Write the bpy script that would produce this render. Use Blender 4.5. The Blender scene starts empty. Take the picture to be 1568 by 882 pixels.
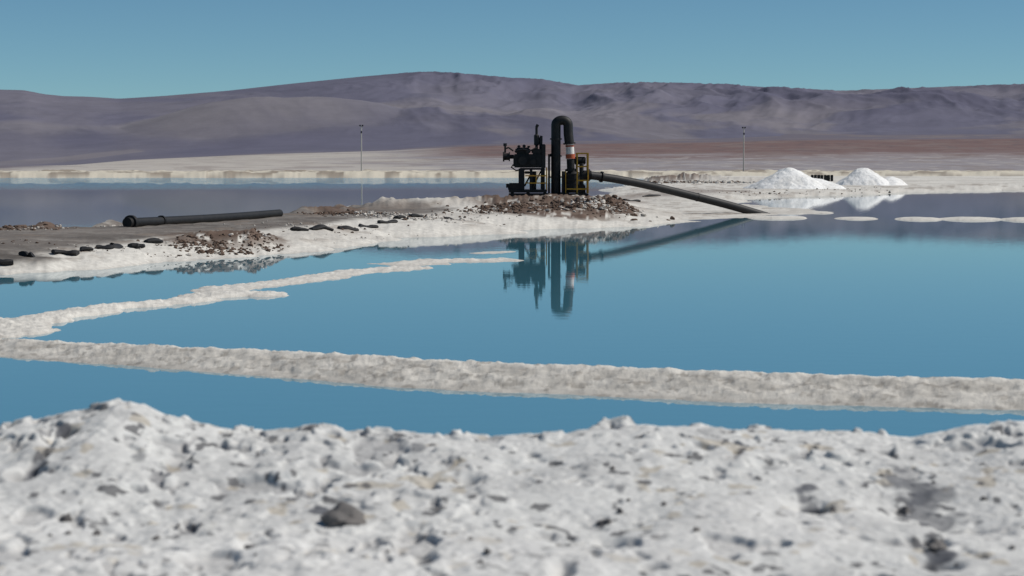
import bpy, bmesh, math
import numpy as np
from mathutils import Vector, Matrix, noise as mnoise
rng = np.random.RandomState(7)

# ------------------------------------------------------------------ image pixels projected through the camera onto level planes
F=3049.0; CH=2.4; TILT=math.atan(191/3049.0)
def pt(px,py,z=0.0):
    dx=px-784.0; a=441.0-py
    dy=a*math.sin(TILT)+F*math.cos(TILT)
    dz=a*math.cos(TILT)-F*math.sin(TILT)
    t=(z-CH)/dz
    return (dx*t,dy*t)
def poly(l,z0=0.0):
    return np.array([pt(p[0],p[1],p[2] if len(p)>2 else z0) for p in l])

# ------------------------------------------------------------------ noise
def _h(xi,yi,s):
    h=(xi*374761393+yi*668265263+s*144266951)&0xffffffff
    h=((h^(h>>13))*1274126177)&0xffffffff
    h=h^(h>>16)
    return (h&0xffffff)/float(0xffffff)
def vn(x,y,s=0):
    xi=np.floor(x).astype(np.int64); yi=np.floor(y).astype(np.int64)
    fx=x-xi; fy=y-yi
    u=fx*fx*fx*(fx*(fx*6-15)+10); v=fy*fy*fy*(fy*(fy*6-15)+10)
    a=_h(xi,yi,s);b=_h(xi+1,yi,s);c=_h(xi,yi+1,s);d=_h(xi+1,yi+1,s)
    return (a+(b-a)*u)*(1-v)+(c+(d-c)*u)*v
def fbm(x,y,o=4,s=0,g=0.5):
    r=0;a=1;t=0
    for i in range(o):
        cx,sx=math.cos(i*1.1+.3),math.sin(i*1.1+.3)
        r=r+a*(vn((x*cx-y*sx)*2**i+17*i,(x*sx+y*cx)*2**i-9*i,s+i*7)*2-1); t+=a; a*=g
    return r/t
def ridged(x,y,o=4,s=0):
    r=0;a=1;t=0
    for i in range(o):
        r=r+a*(1-abs(vn(x*2**i+5*i,y*2**i+3*i,s+i*5)*2-1)*1.0); t+=a; a*=0.5
    return r/t
def ss(t):
    t=np.clip(t,0,1); return t*t*(3-2*t)

def seg_dist(X,Y,P,closed=False):
    best=np.full(X.shape,1e18); par=np.zeros(X.shape)
    n=len(P)
    for i in range(n if closed else n-1):
        a=P[i]; b=P[(i+1)%n]; d=b-a; L=max(d@d,1e-9)
        t=np.clip(((X-a[0])*d[0]+(Y-a[1])*d[1])/L,0,1)
        q=(X-a[0]-t*d[0])**2+(Y-a[1]-t*d[1])**2
        m=q<best; best=np.where(m,q,best); par=np.where(m,i+t,par)
    return np.sqrt(best),par
def sdf(X,Y,P):
    d,_=seg_dist(X,Y,P,True)
    ins=np.zeros(X.shape,bool); n=len(P)
    for i in range(n):
        x1,y1=P[i]; x2,y2=P[(i+1)%n]
        if y1==y2: continue
        c=((y1>Y)!=(y2>Y))&(X<(x2-x1)*(Y-y1)/(y2-y1)+x1)
        ins^=c
    return np.where(ins,d,-d)

# ------------------------------------------------------------------ layout
LAND=poly([(-900,445),(-600,438),(-200,428),(0,421),(60,416),(130,412),(220,404),(300,397),(400,392),(480,387),(520,380),(600,371),
 (640,364),(700,362),(760,359),(800,352),(870,350),(950,347),(1000,342),(1060,338),(1120,334),(1180,330),(1240,327),(1272,324),
 (1225,320),(1150,315),(1120,310),(1140,304),(1200,301),(1290,299),(1360,297),(1420,294),(1568,291),(1800,288),(2600,286),
 (2600,269),(1500,269),(985,270.5),(975,274,.4),(960,279,.45),(935,284,.5),(915,290,.5),(880,296,.6),(780,300,.6),(700,300,.6),(640,300,.6),
 (560,303,.6),(500,309,.55),(460,314,.5),(430,320,.5),(300,324,.5),(200,327,.5),(160,335,.45),(80,342,.45),(0,346,.45),(-200,352,.45),(-600,360,.45),(-900,365,.45)])
ROAD=poly([(-600,352),(-300,350),(0,347),(190,337),(420,325),(540,319),(640,318),(700,322),(640,330),(560,335),(470,342),(400,350),(260,359),(130,369),(60,376),(0,384),(-300,398),(-600,410)],.48)
ROAD2=poly([(1000,300),(1150,292),(1050,287),(960,296),(900,300),(900,312),(960,308)],.35)
BFX=[(-700,505),(-350,520),(-120,535),(0,546),(200,561),(300,569),(480,583),(620,593),(740,600),(860,604),(980,611),(1180,618),(1400,624),(1568,629),(1800,640),(2300,655)]
BTY=[490,503,515,520,529,533,543,550,555,559,564,570,577,580,590,604]
BERM_F=poly(BFX)
SL=.145
def solve(fx,ty):
    D0=BERM_F[fx][1]; k=(ty-250)/F
    return (2.4-k*D0)/(1+k/SL)
BERM_H=np.array([max(.06,solve(i,BTY[i])) for i in range(len(BFX))])
RB=poly([(-700,493),(-250,503),(-60,507),(0,500),(60,491),(110,483),(160,474),(220,468),(300,460)])
RB2=poly([(330,454),(370,451),(410,452)])
RB3=poly([(335,445),(380,438),(450,431),(500,422),(560,415),(625,410)])
RB4=poly([(630,404),(690,399),(728,399)])
RB5=poly([(730,388),(775,385)])
ISL=[(1190,334,46,.10),(1255,326,18,.07),(1312,335,32,.08),(1408,336,34,.10),(1485,336,46,.11),(1570,337,34,.11),(1660,337,30,.1),(1465,293,60,.08),(1565,292,22,.08),(1770,336,40,.1)]

def tofar(D): return np.clip((D-380)/(6000-380),0,None)
EDGE_X=np.array([-900,0,100,200,400,600,700,850,1100,1200,1568,2400])
EDGE_Y=np.array([262,259,254,245,236,230,224,220,217,214,211,209.])
def plain(X,Y):
    px=784+X/Y*F
    ey=np.interp(px,EDGE_X,EDGE_Y)
    ze=2.4+(250-ey)/F*6000
    t=tofar(Y)
    return 0.8+(ze-0.8)*t*t

HEAPS=[ # px,py,z,wx,wy,h,brown
 (640,314,.6,2.7,4.0,.34,.12),(575,316,.6,1.2,3.0,.22,.2),(735,312,.6,1.4,3.5,.20,.35),(512,321,.55,1.0,3.0,.22,1.0),(470,323,.55,.5,2,.22,.0),
 (345,360,.45,1.5,2.2,.15,1.0),(400,358,.45,.6,1.6,.12,1.0),(290,363,.45,.8,1.2,.07,.9),(160,337,.5,.6,1.6,.2,.1),(180,333,.5,.5,1.6,.24,.1),
 (20,349,.45,1.4,1.6,.12,.9),(80,347,.45,.7,1.3,.08,.4),
 (850,303.5,.86,3.1,6.0,.36,1.0),(780,312,.75,.9,3.0,.14,1.0),(905,312,.75,1.0,2.5,.14,.15),(942,310,.72,.9,3.5,.20,1.0),(855,316,.7,2.2,2.5,.08,1.0),
 (1010,271,.6,6.0,14,.55,.9),(1085,272.5,.5,4.5,10,.6,.25),(1130,274,.5,3,8,.4,.1)]
def heaps(X,Y):
    h=np.zeros(X.shape); brown=np.zeros(X.shape)
    nn=fbm(X*1.3,Y*.9,3,77)*.35
    for (px,py,z,wx,wy,hh,br) in HEAPS:
        cx,cy=pt(px,py,z)
        q=np.sqrt(((X-cx)/wx)**2+((Y-cy)/wy)**2)+nn
        m=ss((1.25-q)*.9)
        h=h+hh*m; brown=np.maximum(brown,br*ss((1.45-q)*1.6))
    return h,brown

def ground(X,Y,full=False):
    n1=fbm(X*.35,Y*.35,4,3); n2=fbm(X*1.6,Y*1.6,4,11)
    d=sdf(X,Y,LAND)
    sd=d+n1*1.5*np.clip(Y/90,.4,2)+n2*.45
    plat=.50+.12*np.exp(-((Y-92)/18)**2)
    tip=ss((X-4.2)/4)*(1-ss((Y-115)/25))
    plat=plat*(1-tip)+.10*tip
    rt=ss((Y-115)/30); plat=plat*(1-rt)+.34*rt
    bw=np.where(Y<75,3.6,4.5)
    h=np.where(sd>0,plat*(1-np.exp(-sd/(bw*.5))),np.maximum(sd*.25,-.35))
    hp,br=heaps(X,Y)
    land=ss(sd/1.5)
    h=h+hp*land
    rub=ridged(X*2.3,Y*1.6,3,31)-.55
    h=h+land*(.035*n2+(hp>.03)*np.clip(rub,-.1,1)*.22*np.clip(hp*3,0,1)*(.5+br))
    bd,bp=seg_dist(X,Y,BERM_F)
    bh=np.interp(bp,np.arange(len(BERM_H)),BERM_H)
    yl=np.interp(X/np.maximum(Y,1),BERM_F[:,0]/BERM_F[:,1],BERM_F[:,1])
    s=np.where(Y>yl,bd,-bd)
    nb=fbm(X*.8,Y*.8,3,41); nb2=fbm(X*6,Y*6,4,43); lump=ridged(X*3.2,Y*3.2,3,47)
    s=s+.09*nb+.07*nb2
    run=bh/SL
    u=s/run
    b=np.where(u<0,s*.4,np.where(u<1,bh*(u*.8+.2*np.sin(np.clip(u,0,1)*1.57)),bh-(s-run)*.42-np.clip(s-run,0,2)**2*.2))
    b=b+np.where(u>0,1,0)*(.024*nb2+.034*(lump-.6)+.02*nb)*ss(u*3)
    h=np.maximum(h,np.where(bd<3.5,b,-.35))
    for k,(R,w0,hh) in enumerate([(RB,.50,.07),(RB2,.65,.06),(RB3,.5,.045),(RB4,.8,.04),(RB5,.35,.02)]):
        rd,rp=seg_dist(X,Y,R)
        w=w0*(1+.6*n2+.45*fbm(X*.9,Y*.9,2,60+k))
        if k==0: w=w*np.interp(rp,[0,2,3.5,5,8],[2.8,2.4,1.6,.9,.8])
        p=1-(rd/np.maximum(w,.15))**2
        b=hh*np.where(p>0,np.clip(p,0,1)**.6,p)*(1+.5*nb2)+.012*nb2
        h=np.maximum(h,np.where(rd<4,b,-.35))
    for (px,py,wp,hh) in ISL:
        cx,cy=pt(px,py); sx=wp/F*cy; sy=1.7
        q=((X-cx)/sx)**2+((Y-cy)/sy)**2+n2*.35
        b=hh*np.where(q<1,np.clip(1-q,0,1)**.5,(1-q)*.5)
        h=np.maximum(h,np.where(q<3,b,-.35))
    fs=Y-330-6*n1-6*fbm(X*.08,Y*.08,3,77)
    fb=np.where(fs>0,.95*(1-np.exp(-fs/6)),np.maximum(fs*.1,-.35))+np.where(fs>0,.4*np.clip(fbm(X*.35,Y*.1,3,79),-.2,1),0)
    h=np.maximum(h,fb)
    far=ss((Y-370)/40)
    h=h*(1-far)+plain(X,Y)*far
    if full: return h,sd,hp,br,n1,n2,land,bd,tip,s/run
    return h

# ------------------------------------------------------------------ mesh helpers
def mesh_from(name,co,f,C,mat,smooth=True):
    me=bpy.data.meshes.new(name); k=f.shape[1]
    me.vertices.add(len(co)); me.vertices.foreach_set('co',co.astype(np.float32).ravel())
    me.loops.add(f.size); me.loops.foreach_set('vertex_index',f.ravel().astype(np.int32))
    me.polygons.add(len(f)); me.polygons.foreach_set('loop_start',np.arange(0,f.size,k,dtype=np.int32))
    me.polygons.foreach_set('loop_total',np.full(len(f),k,dtype=np.int32))
    me.polygons.foreach_set('use_smooth',np.full(len(f),smooth))
    me.update()
    if C is not None:
        at=me.color_attributes.new('tint','FLOAT_COLOR','POINT')
        cc=np.concatenate([C.reshape(-1,3),np.ones((len(co),1))],1).astype(np.float32)
        at.data.foreach_set('color',cc.ravel())
    ob=bpy.data.objects.new(name,me); bpy.context.collection.objects.link(ob)
    me.materials.append(mat)
    return ob
def grid_object(name,X,Y,Z,C,mat,smooth=True):
    nr,nc=X.shape
    co=np.stack([X,Y,Z],-1).reshape(-1,3)
    idx=np.arange(nr*nc).reshape(nr,nc)
    f=np.stack([idx[:-1,:-1],idx[:-1,1:],idx[1:,1:],idx[1:,:-1]],-1).reshape(-1,4)
    return mesh_from(name,co,f,C,mat,smooth)

# ------------------------------------------------------------------ materials
def newmat(n):
    m=bpy.data.materials.new(n); m.use_nodes=True
    nt=m.node_tree; return m,nt,nt.nodes,nt.links,nt.nodes['Principled BSDF']
def earth(name,scale=8,bump=.5,dist=.02,contrast=.25,rough=.92,scale2=60):
    m,nt,N,L,b=newmat(name)
    at=N.new('ShaderNodeAttribute'); at.attribute_name='tint'
    tc=N.new('ShaderNodeTexCoord')
    n=N.new('ShaderNodeTexNoise'); n.inputs['Scale'].default_value=scale; n.inputs['Detail'].default_value=8; n.inputs['Roughness'].default_value=.65
    L.new(tc.outputs['Object'],n.inputs['Vector'])
    mr=N.new('ShaderNodeMapRange'); mr.inputs['From Min'].default_value=.3; mr.inputs['From Max'].default_value=.7
    mr.inputs['To Min'].default_value=1-contrast; mr.inputs['To Max'].default_value=1+contrast*.35
    L.new(n.outputs['Fac'],mr.inputs['Value'])
    mx=N.new('ShaderNodeVectorMath'); mx.operation='SCALE'
    L.new(at.outputs['Color'],mx.inputs[0]); L.new(mr.outputs['Result'],mx.inputs['Scale'])
    L.new(mx.outputs['Vector'],b.inputs['Base Color'])
    n2=N.new('ShaderNodeTexNoise'); n2.inputs['Scale'].default_value=scale2; n2.inputs['Detail'].default_value=6
    L.new(tc.outputs['Object'],n2.inputs['Vector'])
    ad=N.new('ShaderNodeMath'); ad.operation='MULTIPLY_ADD'; ad.inputs[1].default_value=.35
    L.new(n2.outputs['Fac'],ad.inputs[0]); L.new(n.outputs['Fac'],ad.inputs[2])
    bp=N.new('ShaderNodeBump'); bp.inputs['Strength'].default_value=bump; bp.inputs['Distance'].default_value=dist
    L.new(ad.outputs[0],bp.inputs['Height']); L.new(bp.outputs['Normal'],b.inputs['Normal'])
    b.inputs['Roughness'].default_value=rough; b.inputs['Specular IOR Level'].default_value=.2
    return m
def paint(name,col,rough=.5,metal=0,grime=.4,gcol=(.08,.06,.045)):
    m,nt,N,L,b=newmat(name)
    tc=N.new('ShaderNodeTexCoord'); n=N.new('ShaderNodeTexNoise'); n.inputs['Scale'].default_value=3.5; n.inputs['Detail'].default_value=8
    L.new(tc.outputs['Object'],n.inputs['Vector'])
    r=N.new('ShaderNodeMapRange'); r.inputs['From Min'].default_value=.45; r.inputs['From Max'].default_value=.75; r.inputs['To Max'].default_value=grime
    L.new(n.outputs['Fac'],r.inputs['Value'])
    mx=N.new('ShaderNodeMix'); mx.data_type='RGBA'; mx.inputs['A'].default_value=(*col,1); mx.inputs['B'].default_value=(*gcol,1)
    L.new(r.outputs['Result'],mx.inputs['Factor']); L.new(mx.outputs['Result'],b.inputs['Base Color'])
    b.inputs['Roughness'].default_value=rough; b.inputs['Metallic'].default_value=metal
    b.inputs['Specular IOR Level'].default_value=.35
    return m
M_ground=earth('salt_ground_material',6,.5,.03,.25)
M_bank=earth('salt_crust_material',14,.5,.008,.2,.95,110)
M_mtn=earth('mountain_rock_material',.004,.3,12,.15,1,.02)
M_black=paint('black_metal',(.007,.007,.008),.6,0,.2)
M_hdpe=paint('black_hdpe_pipe',(.010,.010,.011),.6,0,.2,(.05,.045,.04))
M_eng=paint('engine_paint',(.010,.010,.011),.55,.1,.3)
M_yel=paint('yellow_paint',(.55,.30,.03),.55,0,.5,(.14,.07,.02))
M_white=paint('white_paint',(.7,.68,.64),.5,0,.3,(.35,.2,.12))
M_red=paint('red_orange_paint',(.42,.09,.035),.5,0,.3)
M_galv=paint('galvanised_steel',(.45,.43,.40),.5,.1,.3,(.3,.26,.22))
M_rub=paint('black_rubber',(.012,.012,.014),.75,0,.4,(.06,.055,.05))

def mixc(C,c,m): return C*(1-m[...,None])+np.asarray(c)*m[...,None]
# ------------------------------------------------------------------ ground sheet
rows=np.arange(700,271.2,-.9)
Yr=np.array([pt(784,p)[1] for p in rows])
Yr=np.concatenate([Yr,np.geomspace(Yr[-1]*1.004,9500,230)])
uc=np.concatenate([np.linspace(-.75,-.272,70,endpoint=False),np.linspace(-.272,.272,1150),np.linspace(.272,.75,71)[1:]])
Y=np.repeat(Yr[:,None],len(uc),1); X=uc[None,:]*Y
k=int(np.searchsorted(Yr,415))
salt=np.array([.63,.605,.555]); road=np.array([.150,.132,.118]); brown=np.array([.12,.082,.062]); wet=np.array([.42,.39,.35])
def near_color(X,Y,H,sd,hp,br,n1,n2,land,bd,tip,u):
    C=np.ones(X.shape+(3,))*salt
    bl=fbm(X*.25,Y*.25,4,90)
    C=mixc(C,(.45,.42,.38),ss(bl*1.5+.3)*.6*land)
    C=mixc(C,wet,ss((.045-H)/.04)*.5*(Y<330))
    rd=sdf(X,Y,ROAD)+n1*1.0+n2*.6
    tr=fbm(X*.12+Y*.02,Y*1.2,3,97)
    C=mixc(C,road*(1+.3*bl[...,None]+.35*tr[...,None]),ss(rd/.9+.5)*np.clip(.97+.3*n2,0,1)*land*ss(1.25-hp*3*(1-br)))
    rd2=sdf(X,Y,ROAD2)+n1*3
    C=mixc(C,(.30,.265,.24),ss(rd2/2+.3)*.8)
    bm=br*ss((fbm(X*3.1,Y*2.5,3,95)+.5)*4)*land
    C=mixc(C,brown*(1+.5*n2[...,None]),np.clip(bm,0,1))
    grit=ss((fbm(X*.9,Y*.9,4,101)-.2)*5)*land*(Y<200)
    C=mixc(C,(.22,.175,.14),grit*.55)
    on=(bd<2.0)&(u>0)
    C=mixc(C,(.40,.38,.345),np.where(on,np.clip(.6+.6*fbm(X*3,Y*3,3,55),0,1)*ss((.97-u)*6),0))  # grey mottled face; slope shade painted in, crest left bright
    C=mixc(C,(.22,.20,.175),np.where(on,ss((fbm(X*9,Y*7,3,58)-.27)*7)*.55,0))
    strip=ss((Y-322)/6)*ss((395-Y)/15); sn=fbm(X*.35,Y*.12,3,140)
    sc=mixc(np.ones(C.shape)*np.array([.60,.55,.45]),(.17,.13,.10),ss((sn-.05)*5)*.7)
    return C*(1-strip[...,None])+sc*strip[...,None]
G=ground(X[:k],Y[:k],True)
Hn=G[0]; Cn=near_color(X[:k],Y[:k],*G)
H=np.concatenate([Hn,plain(X[k:],Y[k:])])
px=784+X/Y*F; t=tofar(Y); fm=ss((Y-375)/30)
cream=np.array([.45,.415,.375]); red=np.array([.170,.110,.102]); pink=np.array([.25,.21,.21]); grey=np.array([.27,.248,.26]); purple=np.array([.14,.125,.15])
big=fbm(px*.006,np.sqrt(t)*9,4,120)
st=fbm(px*.02,t*40,4,121); st2=fbm(px*.05,np.sqrt(t)*40,4,123)
FC=np.ones(X.shape+(3,))*grey
FC=mixc(FC,cream,ss((820-px)/350+.8*big))
FC=mixc(FC,pink,ss((px-850)/300)*ss((t-.15)*5+st)*.8)
FC=mixc(FC,red,ss((px-600)/150)*ss((t-.36)*5+.9*st+big+.2))
FC=mixc(FC,(.40,.37,.35),ss((st2-.12)*5)*.5*ss((.55-t)*4))
FC=mixc(FC,(.12,.088,.09),ss((st2-.15)*5)*.5*ss((t-.45)*6)*ss((px-600)/150))
FC=mixc(FC,purple,ss((150-px)/160+.5*st)*ss(t*12))
FC=mixc(FC,purple,ss((t-.93)*10))
FC=mixc(FC,(.22,.18,.165),ss((st-.08)*5)*.45)
Call=np.concatenate([Cn,FC[k:]]); 
f2=fm[:k][...,None]; Call[:k]=Cn*(1-f2)+FC[:k]*f2
grid_object('salt_flat_ground',X,Y,H,np.clip(Call,0.01,.8),M_ground)

# ------------------------------------------------------------------ rubble clods on the heaps
def gza(x,y): return ground(np.asarray(x,float)[None,:],np.asarray(y,float)[None,:])[0]
bmt=bmesh.new(); bmesh.ops.create_icosphere(bmt,subdivisions=2,radius=1); V0=np.array([v.co[:] for v in bmt.verts]); F0=np.array([[v.index for v in f.verts] for f in bmt.faces]); bmt.free()
def clods(name,specs,mat):
    xs=[];ys=[];ss_=[];cs=[]
    for (px,py,z,wx,wy,n,smin,smax,pb) in specs:
        cx,cy=pt(px,py,z)
        xs.append(cx+rng.randn(n)*wx*.55); ys.append(cy+rng.randn(n)*wy*.55); ss_.append(smin+(smax-smin)*rng.rand(n)**2.5); cs.append(rng.rand(n)<pb)
    xs=np.concatenate(xs);ys=np.concatenate(ys);sz=np.concatenate(ss_);cb=np.concatenate(cs)
    zs=gza(xs,ys); ok=zs>.05; xs,ys,zs,sz,cb=[a[ok] for a in(xs,ys,zs,sz,cb)]
    n=len(xs); m=len(V0)
    dirs=V0[None].repeat(n,0)
    off=rng.rand(n,1)*100
    rad=1+.5*fbm(V0[None,:,0]*1.3+off,V0[None,:,1]*1.3+V0[None,:,2]*1.7,3,500)
    sc=sz[:,None]*(.7+.6*rng.rand(n,3)); sc[:,2]*=.75
    co=dirs*rad[...,None]*sc[:,None,:]+np.stack([xs,ys,zs+sz*.1],-1)[:,None,:]
    f=(F0[None]+(np.arange(n)*m)[:,None,None]).reshape(-1,3)
    base=np.where(cb[:,None],np.array([[.125,.085,.064]]),np.array([[.50,.465,.42]]))*(.6+.7*rng.rand(n,1))
    C=base[:,None,:].repeat(m,1)
    mesh_from(name,co.reshape(-1,3),f,C,mat,False)
clods('dirt_rubble',[(850,307,.86,2.9,3.0,620,.03,.13,.85),(780,313,.75,1.1,2.5,260,.03,.12,.95),(942,311,.72,.9,2.5,220,.03,.11,.9),(855,318,.6,2.4,2.2,420,.03,.12,.75),(905,316,.6,.9,2,120,.03,.13,.15),
 (345,360,.55,1.4,1.6,420,.02,.07,.92),(400,358,.5,.6,1.2,160,.02,.06,.92),(290,363,.5,.8,1,90,.015,.045,.85),(512,320,.7,.9,2,220,.025,.08,.97),
 (640,314,.9,2.5,3,260,.02,.09,.15),(575,316,.8,1.2,2,110,.02,.08,.35),(735,313,.8,1.3,2,160,.02,.08,.6),(20,349,.5,1.4,1.3,130,.02,.07,.8),(80,347,.5,.8,1.2,50,.02,.06,.5),
 (170,336,.6,.7,1.5,90,.02,.08,.15),(160,372,.45,3,1.5,100,.012,.04,.5),(500,343,.5,3,3,120,.012,.05,.4),(690,331,.5,2,3,60,.02,.06,.5),
 (1010,272,.8,5,8,260,.06,.28,.7),(1090,273,.8,4.5,7,260,.06,.28,.2),(965,276,.6,2.5,6,90,.05,.2,.6),(1350,289,.4,6,12,90,.04,.12,.3),(1180,292,.4,5,6,60,.04,.1,.4)],M_ground)

# ------------------------------------------------------------------ mountains
SKY=np.array([(-900,120),(-500,128),(-200,140),(-60,142),(0,137),(40,138),(70,144),(100,147),(140,148),(185,151),(250,147),(350,139),(450,128),(520,121),(560,117),(620,112),(660,110),(720,114),(780,120),(835,122),(860,127),(880,131),(940,127),(1030,128),(1130,131),(1230,137),(1290,139),(1370,136),(1470,132),(1568,130),(1900,124),(2500,130)],float)
um=np.linspace(-.62,.62,1400); Ym=np.geomspace(5700,14500,280)
def smo(a,n): k_=np.hanning(n); k_/=k_.sum(); return np.convolve(np.pad(a,n//2,'edge'),k_,'valid')
Y=np.repeat(Ym[:,None],len(um),1); X=um[None,:]*Y; px=784+um*F
PX=np.broadcast_to(px,X.shape)
tt=(Y-5900)/(11500-5900)
base=2.4+(250-np.interp(px,EDGE_X,EDGE_Y)-1)/F*6000
tgt=(250-smo(np.interp(px,SKY[:,0],SKY[:,1]),9))/F
wx=X+400*fbm(X*.0008,Y*.0008,3,200); wy=Y+400*fbm(X*.0008,Y*.0008,3,207)
rg=ridged(wx*.0011,wy*.00055,6,211)
rg2=ridged(wx*.0040,wy*.0014,5,219)
soft=fbm(X*.0003,Y*.0004,3,230)
env=ss(np.clip(tt,0,1)**.85)
rug=np.clip(.34+.6*ss((PX-560)/200)+.5*soft,0.15,1)
shape=env*(1+rug*(.42*(rg-.62)+.22*(rg2-.6))*(1-.7*ss((tt-.7)*5)))+.08*soft*ss(tt*3)*(1-ss((tt-.7)*4))
fx=smo(np.interp(px,[-900,0,60,150,260,380,470,600,700,760,900,1000,1150,1400,2400],[.5,.42,.5,.36,.6,.7,.66,.5,.32,.22,.38,.30,.36,.4,.4]),81)
fh=np.exp(-((tt-.42-.10*fbm(X*.0005,Y*0,3,233))/.2)**2)*fx[None,:]*(.95+.18*(rg-.6)+.2*soft)
shape=np.maximum(shape,fh)
shape=np.where(tt<0,tt*.4,shape)
shape=shape*(1-ss((Y-11500)/3500)*.8)
A=shape*11500/Y
mxs=smo(A.max(0),11)
hz=shape/mxs[None,:]*tgt[None,:]*11500
wb=np.clip(1-tt,0,1)**2
Z=base[None,:]*wb+hz
Z=np.where(tt<0,base[None,:]+(tt*900),Z)
cn=fbm(PX*.004+tt,tt*2.5,5,240); cn2=fbm(wx*.002,wy*.001,5,247)
C=np.ones(X.shape+(3,))*np.array([.120,.117,.162])  # bluish, lifted base tint: distance haze put into the rock colour
C=mixc(C,(.170,.160,.188),ss(cn*2.2+.1)*.65)
C=mixc(C,(.230,.212,.215),ss((fh-shape*.9+.02)*14)*ss((760-PX)/300)*.6)
C=mixc(C,(.086,.084,.128),ss((rg-.66)*6)*rug*.6)
C=mixc(C,(.24,.215,.21),ss((cn2-.17)*5)*.4*ss((.6-tt)*4))
C=mixc(C,(.125,.12,.16),ss((.12-tt)*8)*.8)
grid_object('mountain_range',X,Y,Z,C,M_mtn)

# ------------------------------------------------------------------ water: Fresnel mix of tinted brine body and surface reflection
m,nt,N,L,b=newmat('pond_water_material'); N.remove(b)
out=N['Material Output']
di=N.new('ShaderNodeBsdfDiffuse'); di.inputs['Color'].default_value=(.075,.235,.315,1)
gl=N.new('ShaderNodeBsdfGlossy'); gl.inputs['Roughness'].default_value=.012; gl.inputs['Color'].default_value=(.97,.97,.97,1)
fr=N.new('ShaderNodeFresnel'); fr.inputs['IOR'].default_value=1.8
ms=N.new('ShaderNodeMixShader')
tc=N.new('ShaderNodeTexCoord')
mp=N.new('ShaderNodeMapping'); mp.inputs['Scale'].default_value=(.6,1.6,1); L.new(tc.outputs['Object'],mp.inputs['Vector'])
n=N.new('ShaderNodeTexNoise'); n.inputs['Scale'].default_value=2.2; n.inputs['Detail'].default_value=3; L.new(mp.outputs[0],n.inputs['Vector'])
bp=N.new('ShaderNodeBump'); bp.inputs['Distance'].default_value=.03
sp=N.new('ShaderNodeSeparateXYZ'); L.new(tc.outputs['Object'],sp.inputs[0])
mr=N.new('ShaderNodeMapRange'); mr.inputs['From Min'].default_value=170; mr.inputs['From Max'].default_value=240
mr.inputs['To Min'].default_value=.022; mr.inputs['To Max'].default_value=1.0; L.new(sp.outputs['Y'],mr.inputs['Value'])
L.new(mr.outputs['Result'],bp.inputs['Strength']); L.new(n.outputs['Fac'],bp.inputs['Height'])
L.new(bp.outputs['Normal'],gl.inputs['Normal']); L.new(bp.outputs['Normal'],fr.inputs['Normal'])
L.new(fr.outputs[0],ms.inputs['Fac']); L.new(di.outputs[0],ms.inputs[1]); L.new(gl.outputs[0],ms.inputs[2]); L.new(ms.outputs[0],out.inputs['Surface'])
M_water=m
wx=np.array([[-330,330],[-330,330]],float); wy=np.array([[8,8],[420,420]],float)
grid_object('pond_water',wx,wy,wx*0,None,M_water)

# ------------------------------------------------------------------ foreground salt bank
CR=np.array([(-700,640),(-300,650),(-60,662),(0,656),(50,645),(100,634),(150,628),(185,618),(215,620),(250,636),(300,648),(340,657),(400,662),(450,657),(480,652),(520,660),(600,661),(700,663),(780,664),(860,662),(893,657),(990,651),(1060,655),(1150,660),(1300,663),(1400,669),(1450,658),(1500,648),(1568,647),(1650,655),(2400,640)],float)
ys=np.concatenate([np.linspace(-1,5.9,90,endpoint=False),np.linspace(5.9,10.6,640,endpoint=False),np.linspace(10.6,13.2,60)])
xs=np.concatenate([np.linspace(-6,-2.9,90,endpoint=False),np.linspace(-2.9,2.9,780),np.linspace(2.9,6,91)[1:]])
X,Y=np.meshgrid(xs,ys)
yc=9.7
cpx=784+xs/yc*F
zc=2.4-yc*(np.interp(cpx,CR[:,0],CR[:,1])-250)/F
z0=.91+.05*ss((Y-5)/4)
w=ss((Y-7.6)/2.1)
crn=yc+.12*fbm(X*.8,Y*0,3,300)
Z=z0*(1-w)+zc[None,:]*w
nA=fbm(X*.9,Y*.9,3,310); nB=fbm(X*3.1,Y*2.7,4,320); nC=fbm(X*11,Y*11,3,330); nD=fbm(X*38,Y*38,3,340)
damp=1-.6*ss((Y-9.2)/.5)
region=ss(fbm(X*.7,Y*.6,3,315)*2.2+.45)
Z=Z+.034*nA*(1-.8*w)+.018*nB*damp+(.004+.008*region)*nC+.004*nD
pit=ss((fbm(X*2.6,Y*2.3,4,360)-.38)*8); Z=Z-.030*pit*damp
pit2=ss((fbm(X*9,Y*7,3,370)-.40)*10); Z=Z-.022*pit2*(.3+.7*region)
kn=ss((fbm(X*8,Y*8,2,375)-.36)*6); Z=Z+.018*kn*(.15+.5*region+.6*w)
over=np.clip(Y-crn,0,None); Z=Z-over**2*.9-over*.15
Z=np.maximum(Z,-.4)
def bump(px,py,z,r,hh,ry=None):
    global Z
    cx,cy=pt(px,py,z); ry=ry or r
    q=((X-cx)/r)**2+((Y-cy)/ry)**2
    Z=Z+hh*np.exp(-q**1.5)*(1+.4*nC)
bump(918,662,1.05,.07,.09,.15); bump(952,662,1.05,.06,.08,.15); bump(197,640,1.08,.05,.06,.15)
bump(290,662,1.05,.05,.05,.12); bump(478,668,1.03,.06,.03,.1); bump(1470,660,1.05,.08,.045,.15); bump(1530,656,1.05,.07,.045,.15)
bump(1400,790,.93,.25,-.045,.3); bump(1240,790,.93,.08,-.07,.12); bump(1435,862,.93,.08,-.08,.1); bump(90,720,.98,.06,-.06,.15)
bump(930,832,.93,.06,-.055,.08); bump(1480,810,.93,.18,-.045,.2)
bump(40,755,.97,.06,-.055,.12); bump(385,842,.93,.05,-.04,.1); bump(650,865,.93,.04,-.06,.1); bump(715,757,.95,.05,-.055,.08); bump(860,880,.93,.04,-.06,.1)
C=np.ones(X.shape+(3,))*np.array([.61,.608,.59])
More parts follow.
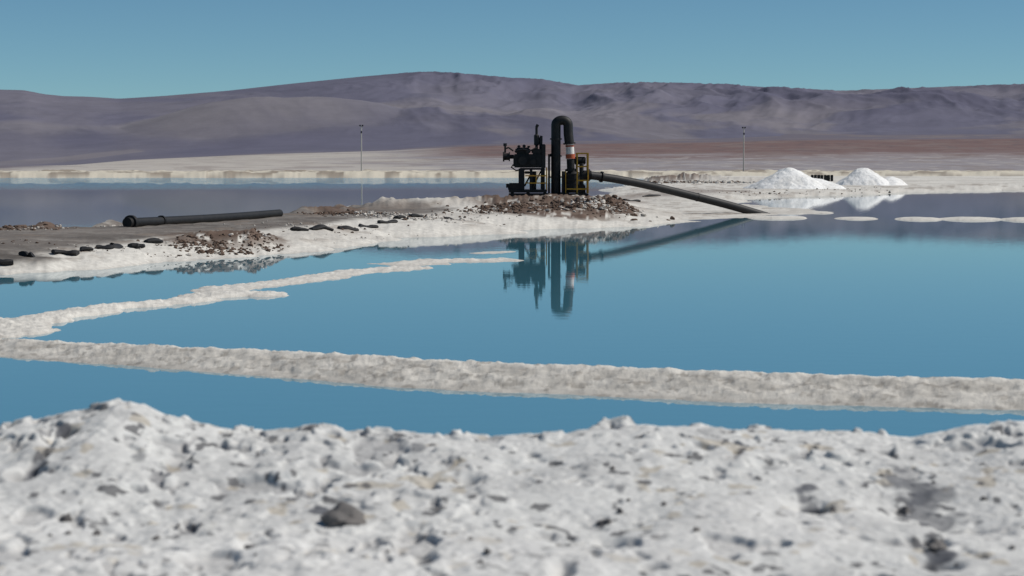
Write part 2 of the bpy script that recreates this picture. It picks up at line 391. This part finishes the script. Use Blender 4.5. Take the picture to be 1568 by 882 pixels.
C=mixc(C,(.46,.458,.45),ss(nB*1.8+.2)*.5)
C=mixc(C,(.24,.24,.25),np.clip(pit*.45+pit2*.75*(.3+.7*region),0,.8))  # pit shadow painted into the crust colour
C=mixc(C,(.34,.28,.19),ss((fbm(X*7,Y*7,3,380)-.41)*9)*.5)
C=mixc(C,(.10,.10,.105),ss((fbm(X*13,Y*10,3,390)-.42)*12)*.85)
C=mixc(C,(.68,.67,.65),ss(nA*2)*.4)
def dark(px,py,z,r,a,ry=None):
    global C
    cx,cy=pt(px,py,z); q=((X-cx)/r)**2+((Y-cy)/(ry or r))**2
    C=mixc(C,(.085,.09,.105),a*ss(1.2-q+1.4*nC+1.1*nB))  # bluish-dark spots: grey patches, and painted shadow in pits and beside stones
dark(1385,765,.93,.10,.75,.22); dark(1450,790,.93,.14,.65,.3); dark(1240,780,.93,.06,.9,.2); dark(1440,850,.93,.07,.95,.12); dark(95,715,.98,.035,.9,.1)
dark(1180,745,.95,.05,.5,.1); dark(40,755,.97,.03,.8,.1); dark(1210,800,.93,.05,.6,.1); dark(700,755,.95,.03,.8,.08); dark(950,770,.95,.025,.7,.1); dark(140,690,1,.04,.5,.1); dark(1100,700,1,.08,.3,.2); dark(640,712,1,.03,.6,.1); dark(900,735,1,.04,.3,.15); dark(215,740,.97,.03,.6,.1); dark(650,862,.93,.03,.85,.1); dark(930,830,.93,.035,.9,.08); dark(385,840,.93,.03,.8,.08); dark(490,798,.93,.035,.9,.06)  # last spot paints the big rock's cast shadow on its left
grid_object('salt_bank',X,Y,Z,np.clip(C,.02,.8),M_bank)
def bank_z(x,y):
    j=np.clip(np.searchsorted(xs,x),0,len(xs)-1); i=np.clip(np.searchsorted(ys,y),0,len(ys)-1)
    return float(Z[i,j])

# ------------------------------------------------------------------ generic part builders
def link(me,name,mat,parent=None,smooth=True):
    ob=bpy.data.objects.new(name,me); bpy.context.collection.objects.link(ob); me.materials.append(mat)
    if smooth:
        for p in me.polygons: p.use_smooth=True
    if parent: ob.parent=parent
    return ob
def bm_box(bm,c,s,bev=.02,rot=None):
    r=bmesh.ops.create_cube(bm,size=1); vs=r['verts']
    bmesh.ops.scale(bm,vec=s,verts=vs)
    if bev>0:
        es=list({e for v in vs for e in v.link_edges})
        g=bmesh.ops.bevel(bm,geom=es,offset=min(bev,min(s)*.3),segments=2,affect='EDGES'); vs=list({v for f in g['faces'] for v in f.verts}|{v for v in vs if v.is_valid})
    if rot is not None: bmesh.ops.rotate(bm,verts=vs,matrix=rot,cent=(0,0,0))
    bmesh.ops.translate(bm,vec=c,verts=vs)
def bm_tube(bm,pts,r,seg=20,cap=True,flat=1.0):
    P=[Vector(p) for p in pts]; R=r if isinstance(r,(list,tuple)) else [r]*len(P)
    rings=[]; up=None
    for i,p in enumerate(P):
        t=(P[min(i+1,len(P)-1)]-P[max(i-1,0)]).normalized()
        if up is None:
            up=Vector((0,1,0)) if abs(t.y)<.9 else Vector((1,0,0))
        n=(up-t*up.dot(t)).normalized(); bno=t.cross(n); up=n
        rings.append([bm.verts.new(p+(n*math.cos(a)*flat+bno*math.sin(a))*R[i]) for a in [2*math.pi*k/seg for k in range(seg)]])
    for a,c in zip(rings[:-1],rings[1:]):
        for k in range(seg): bm.faces.new((a[k],a[(k+1)%seg],c[(k+1)%seg],c[k]))
    if cap: bm.faces.new(rings[0][::-1]); bm.faces.new(rings[-1])
def part(name,mat,parent,fn):
    bm=bmesh.new(); fn(bm); bmesh.ops.recalc_face_normals(bm,faces=bm.faces)
    me=bpy.data.meshes.new(name); bm.to_mesh(me); bm.free()
    ob=link(me,name,mat,parent,True)
    me.set_sharp_from_angle(angle=math.radians(38))
    return ob
def empty(name,loc):
    e=bpy.data.objects.new(name,None); bpy.context.collection.objects.link(e); e.location=loc; return e
def gz(x,y): return float(ground(np.array([[x]]),np.array([[y]]))[0,0])

# ------------------------------------------------------------------ brine pump
D=90.3; S=33.75
PC=empty('brine_pump',(0,0,0))
def q(px,py,dy=0): return (( px-784)/S, D+dy,(331-py)/S)
def bx(bm,x1,x2,y1,y2,dep,dy=0,bev=.02):
    a=q(x1,y2,dy); c=q(x2,y1,dy)
    bm_box(bm,((a[0]+c[0])/2,D+dy,(a[2]+c[2])/2),(c[0]-a[0],dep,c[2]-a[2]),bev)
def tb(bm,pl,rp,dy=0,seg=18):
    pts=[q(p[0],p[1],(dy if len(p)<3 else p[2])) for p in pl]
    bm_tube(bm,pts,[x/S for x in rp] if isinstance(rp,list) else rp/S,seg)
def f_skid(bm):
    for dy in(-.75,.75): bx(bm,779,900,296,303,.16,dy)
    for x in(782,806,832,858,892): bx(bm,x,x+5,294.5,301,1.34,0)
    bx(bm,779,837,290,294.5,1.5,0)
    bx(bm,778,797,280,292,.9,-.2,.05)
    tb(bm,[(779,284,-.5),(775,284,-.5)],3.2)
part('skid_base',M_black,PC,f_skid)
def f_stand(bm):
    bx(bm,794,803,258,290,.35,-.45); bx(bm,794,803,258,290,.35,.45)
    bx(bm,811,815,258,290,.12,-.55); bx(bm,828,834,258,290,.2,-.5); bx(bm,828,834,258,290,.2,.5); bx(bm,811,815,258,290,.12,.55)
    bx(bm,803.2,811,262,266,.3,-.3); bx(bm,796,833.5,257,260,1.2,0)
    tb(bm,[(803,285,-.3),(812,268,-.3)],1.3); tb(bm,[(815,288,-.35),(828,262,-.35)],1.1)
    tb(bm,[(818,262,0),(818,290,0)],3.2)
part('engine_stand',M_black,PC,f_stand)
def f_srail(bm):
    for y in(268,279): bx(bm,804,836,y,y+1.8,.06,-.68,.01)
    bx(bm,835.6,837.4,256,292,.06,-.68,.01); bx(bm,820,821.6,270,279,.05,-.68,0)
part('stand_rails',M_yel,PC,f_srail)
def f_engine(bm):
    bx(bm,786,833,236,256.5,1.0,0,.05)
    bx(bm,789,812,226,236.3,.8,.05,.06)
    bx(bm,814,833,228,236.3,.9,0,.05)
    bx(bm,792,797,222.5,226.2,.5,.05,.03); bx(bm,800,805,221.5,226.2,.4,.05,.03); bx(bm,807,812,223.5,226.2,.5,0,.03)
    bx(bm,829,835,221,258,1.15,0,.03)
    for i in range(7): bx(bm,790+i*5.2,792.5+i*5.2,238,254,1.06,0,.01)
    tb(bm,[(800,246,-.5),(800,246,-.72)],6.5); tb(bm,[(816,248,-.5),(816,248,-.66)],4.5); tb(bm,[(808,232,-.4),(808,232,-.62)],3)
    tb(bm,[(788,232,-.45),(800,229,-.5),(812,231,-.5),(822,226,-.45)],1.3,seg=8)
    tb(bm,[(786,252,-.4),(783,256,-.45),(790,261,-.5),(806,259,-.5)],1.1,seg=8)
part('engine_block',M_eng,PC,f_engine)
def f_left(bm):
    tb(bm,[(787,240),(780,240)],3.2); tb(bm,[(781,240),(779,240)],7); tb(bm,[(779,240),(771.5,240)],5.4); tb(bm,[(772.5,240),(770,240)],7.5)
    tb(bm,[(773.5,234),(773.5,222)],1.5); tb(bm,[(773.5,224),(773.5,219.5)],2.8); tb(bm,[(779,226),(786,231)],1.4)
    tb(bm,[(773,228),(779,226)],1.2)
part('air_intake',M_black,PC,f_left)
def f_exh(bm):
    tb(bm,[(821.5,228),(821.5,222)],2.2); tb(bm,[(821.5,223),(821.5,221.5),(821.5,207.5),(821.5,206)],[2.4,4.1,4.1,2.4]); tb(bm,[(821.5,207),(821.5,194)],2.0)
    tb(bm,[(821.5,195),(823.5,191)],[2.3,2.3]); tb(bm,[(828,230),(828,212),(829,208)],[2.4,2.8,1.8]); tb(bm,[(824,213),(829,213)],1.4)
part('exhaust_stack',M_black,PC,f_exh)
def f_u(bm):
    pl=[(851,301),(851,260),(851,194)]
    c=(860.3,191.5); r=9.3
    for i in range(13):
        a=math.pi-i*math.pi/12; pl.append((c[0]+r*math.cos(a),c[1]-r*math.sin(a)*.75))
    pl+=[(870,205),(871.5,219)]
    bm_tube(bm,[q(*p) for p in pl],7.3/S,28)
    for y in(298,272,240,214): tb(bm,[(851,y),(851,y-2)],9.2,seg=24)
    tb(bm,[(871.5,218.5),(871.7,221)],9.4,seg=24)
    tb(bm,[(840.5,300,-.1),(840.5,236,-.1)],1.6); tb(bm,[(840.5,238,-.1),(845,236,-.1)],1.5)
part('riser_pipe',M_black,PC,f_u)
part('coupling_collar',M_white,PC,lambda bm:(tb(bm,[(872,221.2),(873,236)],6.3,seg=24),))
part('collar_band',M_red,PC,lambda bm:(tb(bm,[(872.1,222.5),(872.2,225)],6.6,seg=24),tb(bm,[(873,236.1),(873.2,243)],7.2,seg=24)))
def f_case(bm):
    tb(bm,[(873.2,243.2),(874,262)],6.0); tb(bm,[(874,259),(874,262.5)],9,seg=24)
    tb(bm,[(877,262.5),(877,266),(877,292),(877,295)],[8,12.5,12.5,9],seg=28)
    tb(bm,[(886,277),(889,270),(895,268),(905,268.3)],7.2,seg=24); tb(bm,[(900,268.2),(903,268.3)],9.2,seg=24)
    bx(bm,862,872,268,296,.8,.2,.03); bx(bm,884,896,282,296,.9,.1,.05)
    tb(bm,[(890,250,-.1),(890,284,-.1)],3.4); tb(bm,[(884,246,.2),(895,246,.2)],4.4); bx(bm,879,897,240,252,.35,.3,.04)
    tb(bm,[(862,262,-.2),(862,296,-.2)],2.2)
    for i in range(4): bx(bm,866.4,882,258+i*8,259.3+i*8,.05,-.62,.01)
part('pump_casing',M_black,PC,f_case)
def f_frame(bm):
    for dy in(-.62,.62):
        for x in(883,899.5): bx(bm,x-1,x+1,236,296,.07,dy,.01)
        bx(bm,864.8,866.2,262,296,.07,dy,.01)
        for y in(235,255,276): bx(bm,882,900.6,y-1,y+1,.05,dy*(1.02),.01)
        bx(bm,866.6,899,288,290,.05,dy*1.02,.01)
    for y in(235,255): bx(bm,898.8,900.2,y-1,y+1,1.2,0,.01)
part('guard_frame',M_yel,PC,f_frame)

# discharge pipe
DP=empty('discharge_pipe',(0,0,0))
e=pt(1172,329.5,-.05); s=q(903,268.3)
prof=[(0,0),(.06,.035),(.18,.12),(.35,.27),(.6,.53),(.8,.75),(1.0,1.0),(1.06,1.08)]
pts=[(s[0]+(e[0]-s[0])*t,s[1]+(e[1]-s[1])*t,s[2]+(-.08-s[2])*w) for t,w in prof]
def f_dp(bm):
    P=[Vector(p) for p in pts]; out=[]
    for i in range(len(P)-1):
        p0=P[max(i-1,0)];p1=P[i];p2=P[i+1];p3=P[min(i+2,len(P)-1)]
        for k in range(6):
            t=k/6; out.append(.5*((2*p1)+(p2-p0)*t+(2*p0-5*p1+4*p2-p3)*t*t+(3*p1-p0-3*p2+p3)*t**3))
    out.append(P[-1]); bm_tube(bm,out,.185,28)
part('pipe_run',M_hdpe,DP,f_dp)
def f_jt(bm):
    a=Vector(pts[1]);b=Vector(pts[2]); bm_tube(bm,[a,a+(b-a).normalized()*.07],.25,24)
    a=Vector(pts[4]);b=Vector(pts[5]); bm_tube(bm,[a,a+(b-a).normalized()*.05],.2,24)
part('pipe_flange',M_black,DP,f_jt)

# spare pipe on road
SP=empty('spare_pipe',(0,0,0))
a=pt(200,341,.60); c=pt(428,328,.6)
za=gz(*a); zc_=gz(*c)
A=Vector((a[0],a[1],za+.15)); B=Vector((c[0],c[1],zc_+.10)); dr=(B-A).normalized()
def f_sp(bm):
    n=14; pl=[A.lerp(B,i/n)+Vector((0,0,-.03*math.sin(i/n*math.pi))) for i in range(n+1)]
    bm_tube(bm,pl,.14,24)
def f_fl(bm):
    for d0,th,r in((-.05,.13,.225),(.12,.05,.19),(1.9,.08,.165)): bm_tube(bm,[A+dr*d0,A+dr*(d0+th)],r,28)
    bm_tube(bm,[A+dr*(-.22),A+dr*(-.05)],.16,28)
part('pipe_run',M_hdpe,SP,f_sp); part('pipe_flange',M_black,SP,f_fl)

# ------------------------------------------------------------------ dark rubber liner weights
def f_w(bm):
    L=[]
    for (x0,x1,y,z) in [(-60,-20,386,.42),(-12,22,387,.42),(33,52,385,.4),(80,120,380,.42),(122,142,377,.42),(147,170,374,.42),(172,184,373,.42),(198,222,371,.42),(224,248,368,.42),
        (446,472,347,.5),(476,510,345,.5),(518,548,342,.5),(550,576,339,.5),(580,604,337,.5),(606,624,334,.5),(628,647,331,.5),(680,700,331,.5),
        (905,925,305,.6),(930,948,303,.5),(955,978,301,.45),(985,1010,298,.4)]:
        L.append((pt(x0,y,z),pt(x1,y-.6,z)))
    for (p,p2) in L:
        n=10; pl=[];rr=[]
        wob=rng.rand(4)
        for i in range(n+1):
            t=i/n; x=p[0]+(p2[0]-p[0])*t; y=p[1]+(p2[1]-p[1])*t+.1*math.sin(3*t+6*wob[0])
            pl.append((x,y,gz(x,y)+.035+.015*math.sin(t*7+9*wob[1]))); rr.append((.07+.02*math.sin(t*5+7*wob[2]))*(.55+.45*math.sin(math.pi*(.06+.88*t))**.4))
        bm_tube(bm,pl,rr,10,flat=2.2)
part('rubber_liner_weights',M_rub,None,f_w)

# ------------------------------------------------------------------ salt piles
def pile(name,px,py,wpx,ztop,seed,asym):
    cx,cy=pt(px,py,.3); r=wpx/F*cy
    x=np.linspace(-1.6,1.6,240); X,Y=np.meshgrid(x*r,x*r)
    qn=np.sqrt((X/r)**2+(Y/r)**2)+.10*fbm(X*.5,Y*.5,4,seed)+.03*fbm(X*2,Y*2,3,seed+5)
    peak=1.12*np.maximum(1-np.sqrt(qn**2+.02),0)
    q2=np.sqrt(((X-asym*r)/(r*.8))**2+(Y/(r*.8))**2)+.1*fbm(X*.7,Y*.7,4,seed+9)
    pk=np.maximum(peak,.6*np.maximum(1-np.sqrt(q2**2+.02),0))
    Zz=(ztop-.3)*pk+.05*fbm(X*1.7,Y*1.7,4,seed+3)*np.clip(pk*4,0,1)+.3-.3*ss((qn-1)*3)-.1
    C=np.ones(X.shape+(3,))*np.array([.82,.815,.80])
    C=mixc(C,(.64,.62,.58),ss(fbm(X*.8,Y*.8,3,seed+20)*2)*.4)
    grid_object(name,X+cx,Y+cy,Zz,C,M_ground)
pile('salt_pile',1208,289,74,2.25,400,.5)
pile('salt_pile',1322,284,52,2.15,430,.8)

# ------------------------------------------------------------------ poles
def pole(px,ybase,ytop,D0):
    x=(px-784)/F*D0; z0=gz(x,D0)-.3; zt=2.4+(250-ytop)/F*D0
    P=empty('utility_pole',(0,0,0))
    part('pole_shaft',M_galv,P,lambda bm:bm_tube(bm,[(x,D0,z0),(x,D0,zt)],[.125,.09],12))
    def fa(bm):
        bm_tube(bm,[(x-.3,D0,zt-.05),(x+.3,D0,zt-.05)],.05,8); bm_box(bm,(x-.22,D0,zt+.08),(.26,.25,.2),.02); bm_box(bm,(x+.22,D0,zt+.08),(.26,.25,.2),.02)
        bm_box(bm,(x,D0-.13,zt-1.1),(.22,.12,.4),.02)
    part('flood_lamps',M_black,P,fa)
pole(554,262,193,350); pole(1138,264,196,370)

def f_blk(bm):
    for i in range(7):
        x=(1243+i*5-784)/F*230; z=gz(x,230)
        bm_box(bm,(x,230+.1*(i%2),z+.35),(.30,.4,.75),.04,Matrix.Rotation(.1*(i%3-1),3,'Z'))
part('barrier_blocks',M_rub,None,f_blk)

# ------------------------------------------------------------------ rocks
def rock(px,py,size,sq,seed,mat,z=.95):
    x,y=pt(px,py,z); zz=bank_z(x,y)
    x,y=pt(px,py,zz); zz=bank_z(x,y)
    bm=bmesh.new(); bmesh.ops.create_icosphere(bm,subdivisions=4,radius=1)
    for v in bm.verts:
        d=v.co.normalized(); k=1+.35*mnoise.noise(d*1.3+Vector((seed,0,0)))+.12*mnoise.noise(d*4+Vector((seed,3,0)))
        kk=1.0
        for j in range(9):
            a=Vector((math.sin(j*2.4+seed),math.cos(j*1.7+seed*2),math.sin(j*.9+seed*3)*.8)).normalized()
            dd=d.dot(a)
            if dd>.55: kk=min(kk,.72/dd if dd>.72 else kk)
        v.co=d*k*kk; v.co.x*=size*sq[0]; v.co.y*=size*sq[1]; v.co.z*=size*sq[2]
    me=bpy.data.meshes.new('rock'); bm.to_mesh(me); bm.free()
    ob=link(me,'rock',mat); ob.location=(x,y,zz+size*sq[2]*.15); ob.rotation_euler=(0,.15,seed)
    me.set_sharp_from_angle(angle=math.radians(30))
M_rock=paint('grey_rock',(.12,.113,.11),.9,0,.6,(.24,.22,.20))
rock(528,797,.11,(1,.8,.6),1.3,M_rock)
rock(100,712,.035,(1,.8,.7),2.6,M_rock); rock(148,752,.022,(1,.8,.8),4.1,M_rock); rock(385,842,.035,(1.2,.8,.5),5.3,M_rock)
rock(1240,775,.035,(.8,1,.8),6.6,M_rock); rock(1432,860,.05,(1,.8,.6),7.7,M_rock); rock(1385,762,.03,(1,.8,.6),8.2,M_rock)
rock(925,828,.028,(1.3,.8,.5),9.4,M_rock); rock(715,757,.022,(1.2,.8,.5),3.4,M_rock); rock(105,818,.018,(1,.8,.6),1.9,M_rock); rock(735,862,.02,(1,.8,.6),2.2,M_rock); rock(950,770,.016,(1,.8,.9),6.2,M_rock)
for i in range(26):
    rock(rng.uniform(-60,1630),rng.uniform(690,890),rng.uniform(.006,.017),(1.2,.8,.7),20+i*1.37,M_rock)

# ------------------------------------------------------------------ light, sky
EL=math.radians(48); AZ=math.radians(88)
sd_=Vector((math.sin(AZ)*math.cos(EL),math.cos(AZ)*math.cos(EL),math.sin(EL)))
l=bpy.data.lights.new('sun','SUN'); l.energy=4.1; l.angle=math.radians(.5); l.color=(1,.955,.89)
so=bpy.data.objects.new('sun',l); bpy.context.collection.objects.link(so); so.rotation_euler=sd_.to_track_quat('Z','Y').to_euler()
w=bpy.data.worlds.new('World'); bpy.context.scene.world=w; w.use_nodes=True
nt=w.node_tree; bg=nt.nodes['Background']
sk=nt.nodes.new('ShaderNodeTexSky'); sk.sky_type='NISHITA'; sk.sun_disc=False; sk.sun_elevation=EL; sk.sun_rotation=AZ
sk.altitude=4000; sk.air_density=1.0; sk.dust_density=.0; sk.ozone_density=2.5
mu=nt.nodes.new('ShaderNodeMix'); mu.data_type='RGBA'; mu.blend_type='MULTIPLY'; mu.inputs['Factor'].default_value=1
mu.inputs['B'].default_value=(.66,.90,.91,1)
nt.links.new(sk.outputs[0],mu.inputs['A']); nt.links.new(mu.outputs['Result'],bg.inputs['Color'])
bg.inputs['Strength'].default_value=.074

# ------------------------------------------------------------------ camera
cd=bpy.data.cameras.new('camera'); cam=bpy.data.objects.new('camera',cd); bpy.context.collection.objects.link(cam)
cam.location=(0,0,CH); cam.rotation_euler=(math.pi/2-TILT,0,0)
cd.sensor_width=36; cd.lens=70.0; cd.clip_end=40000; cd.clip_start=.1
cd.dof.use_dof=True; cd.dof.focus_distance=75; cd.dof.aperture_fstop=3.4
sc=bpy.context.scene; sc.camera=cam
sc.view_settings.view_transform='Standard'; sc.view_settings.look='None'; sc.view_settings.exposure=0
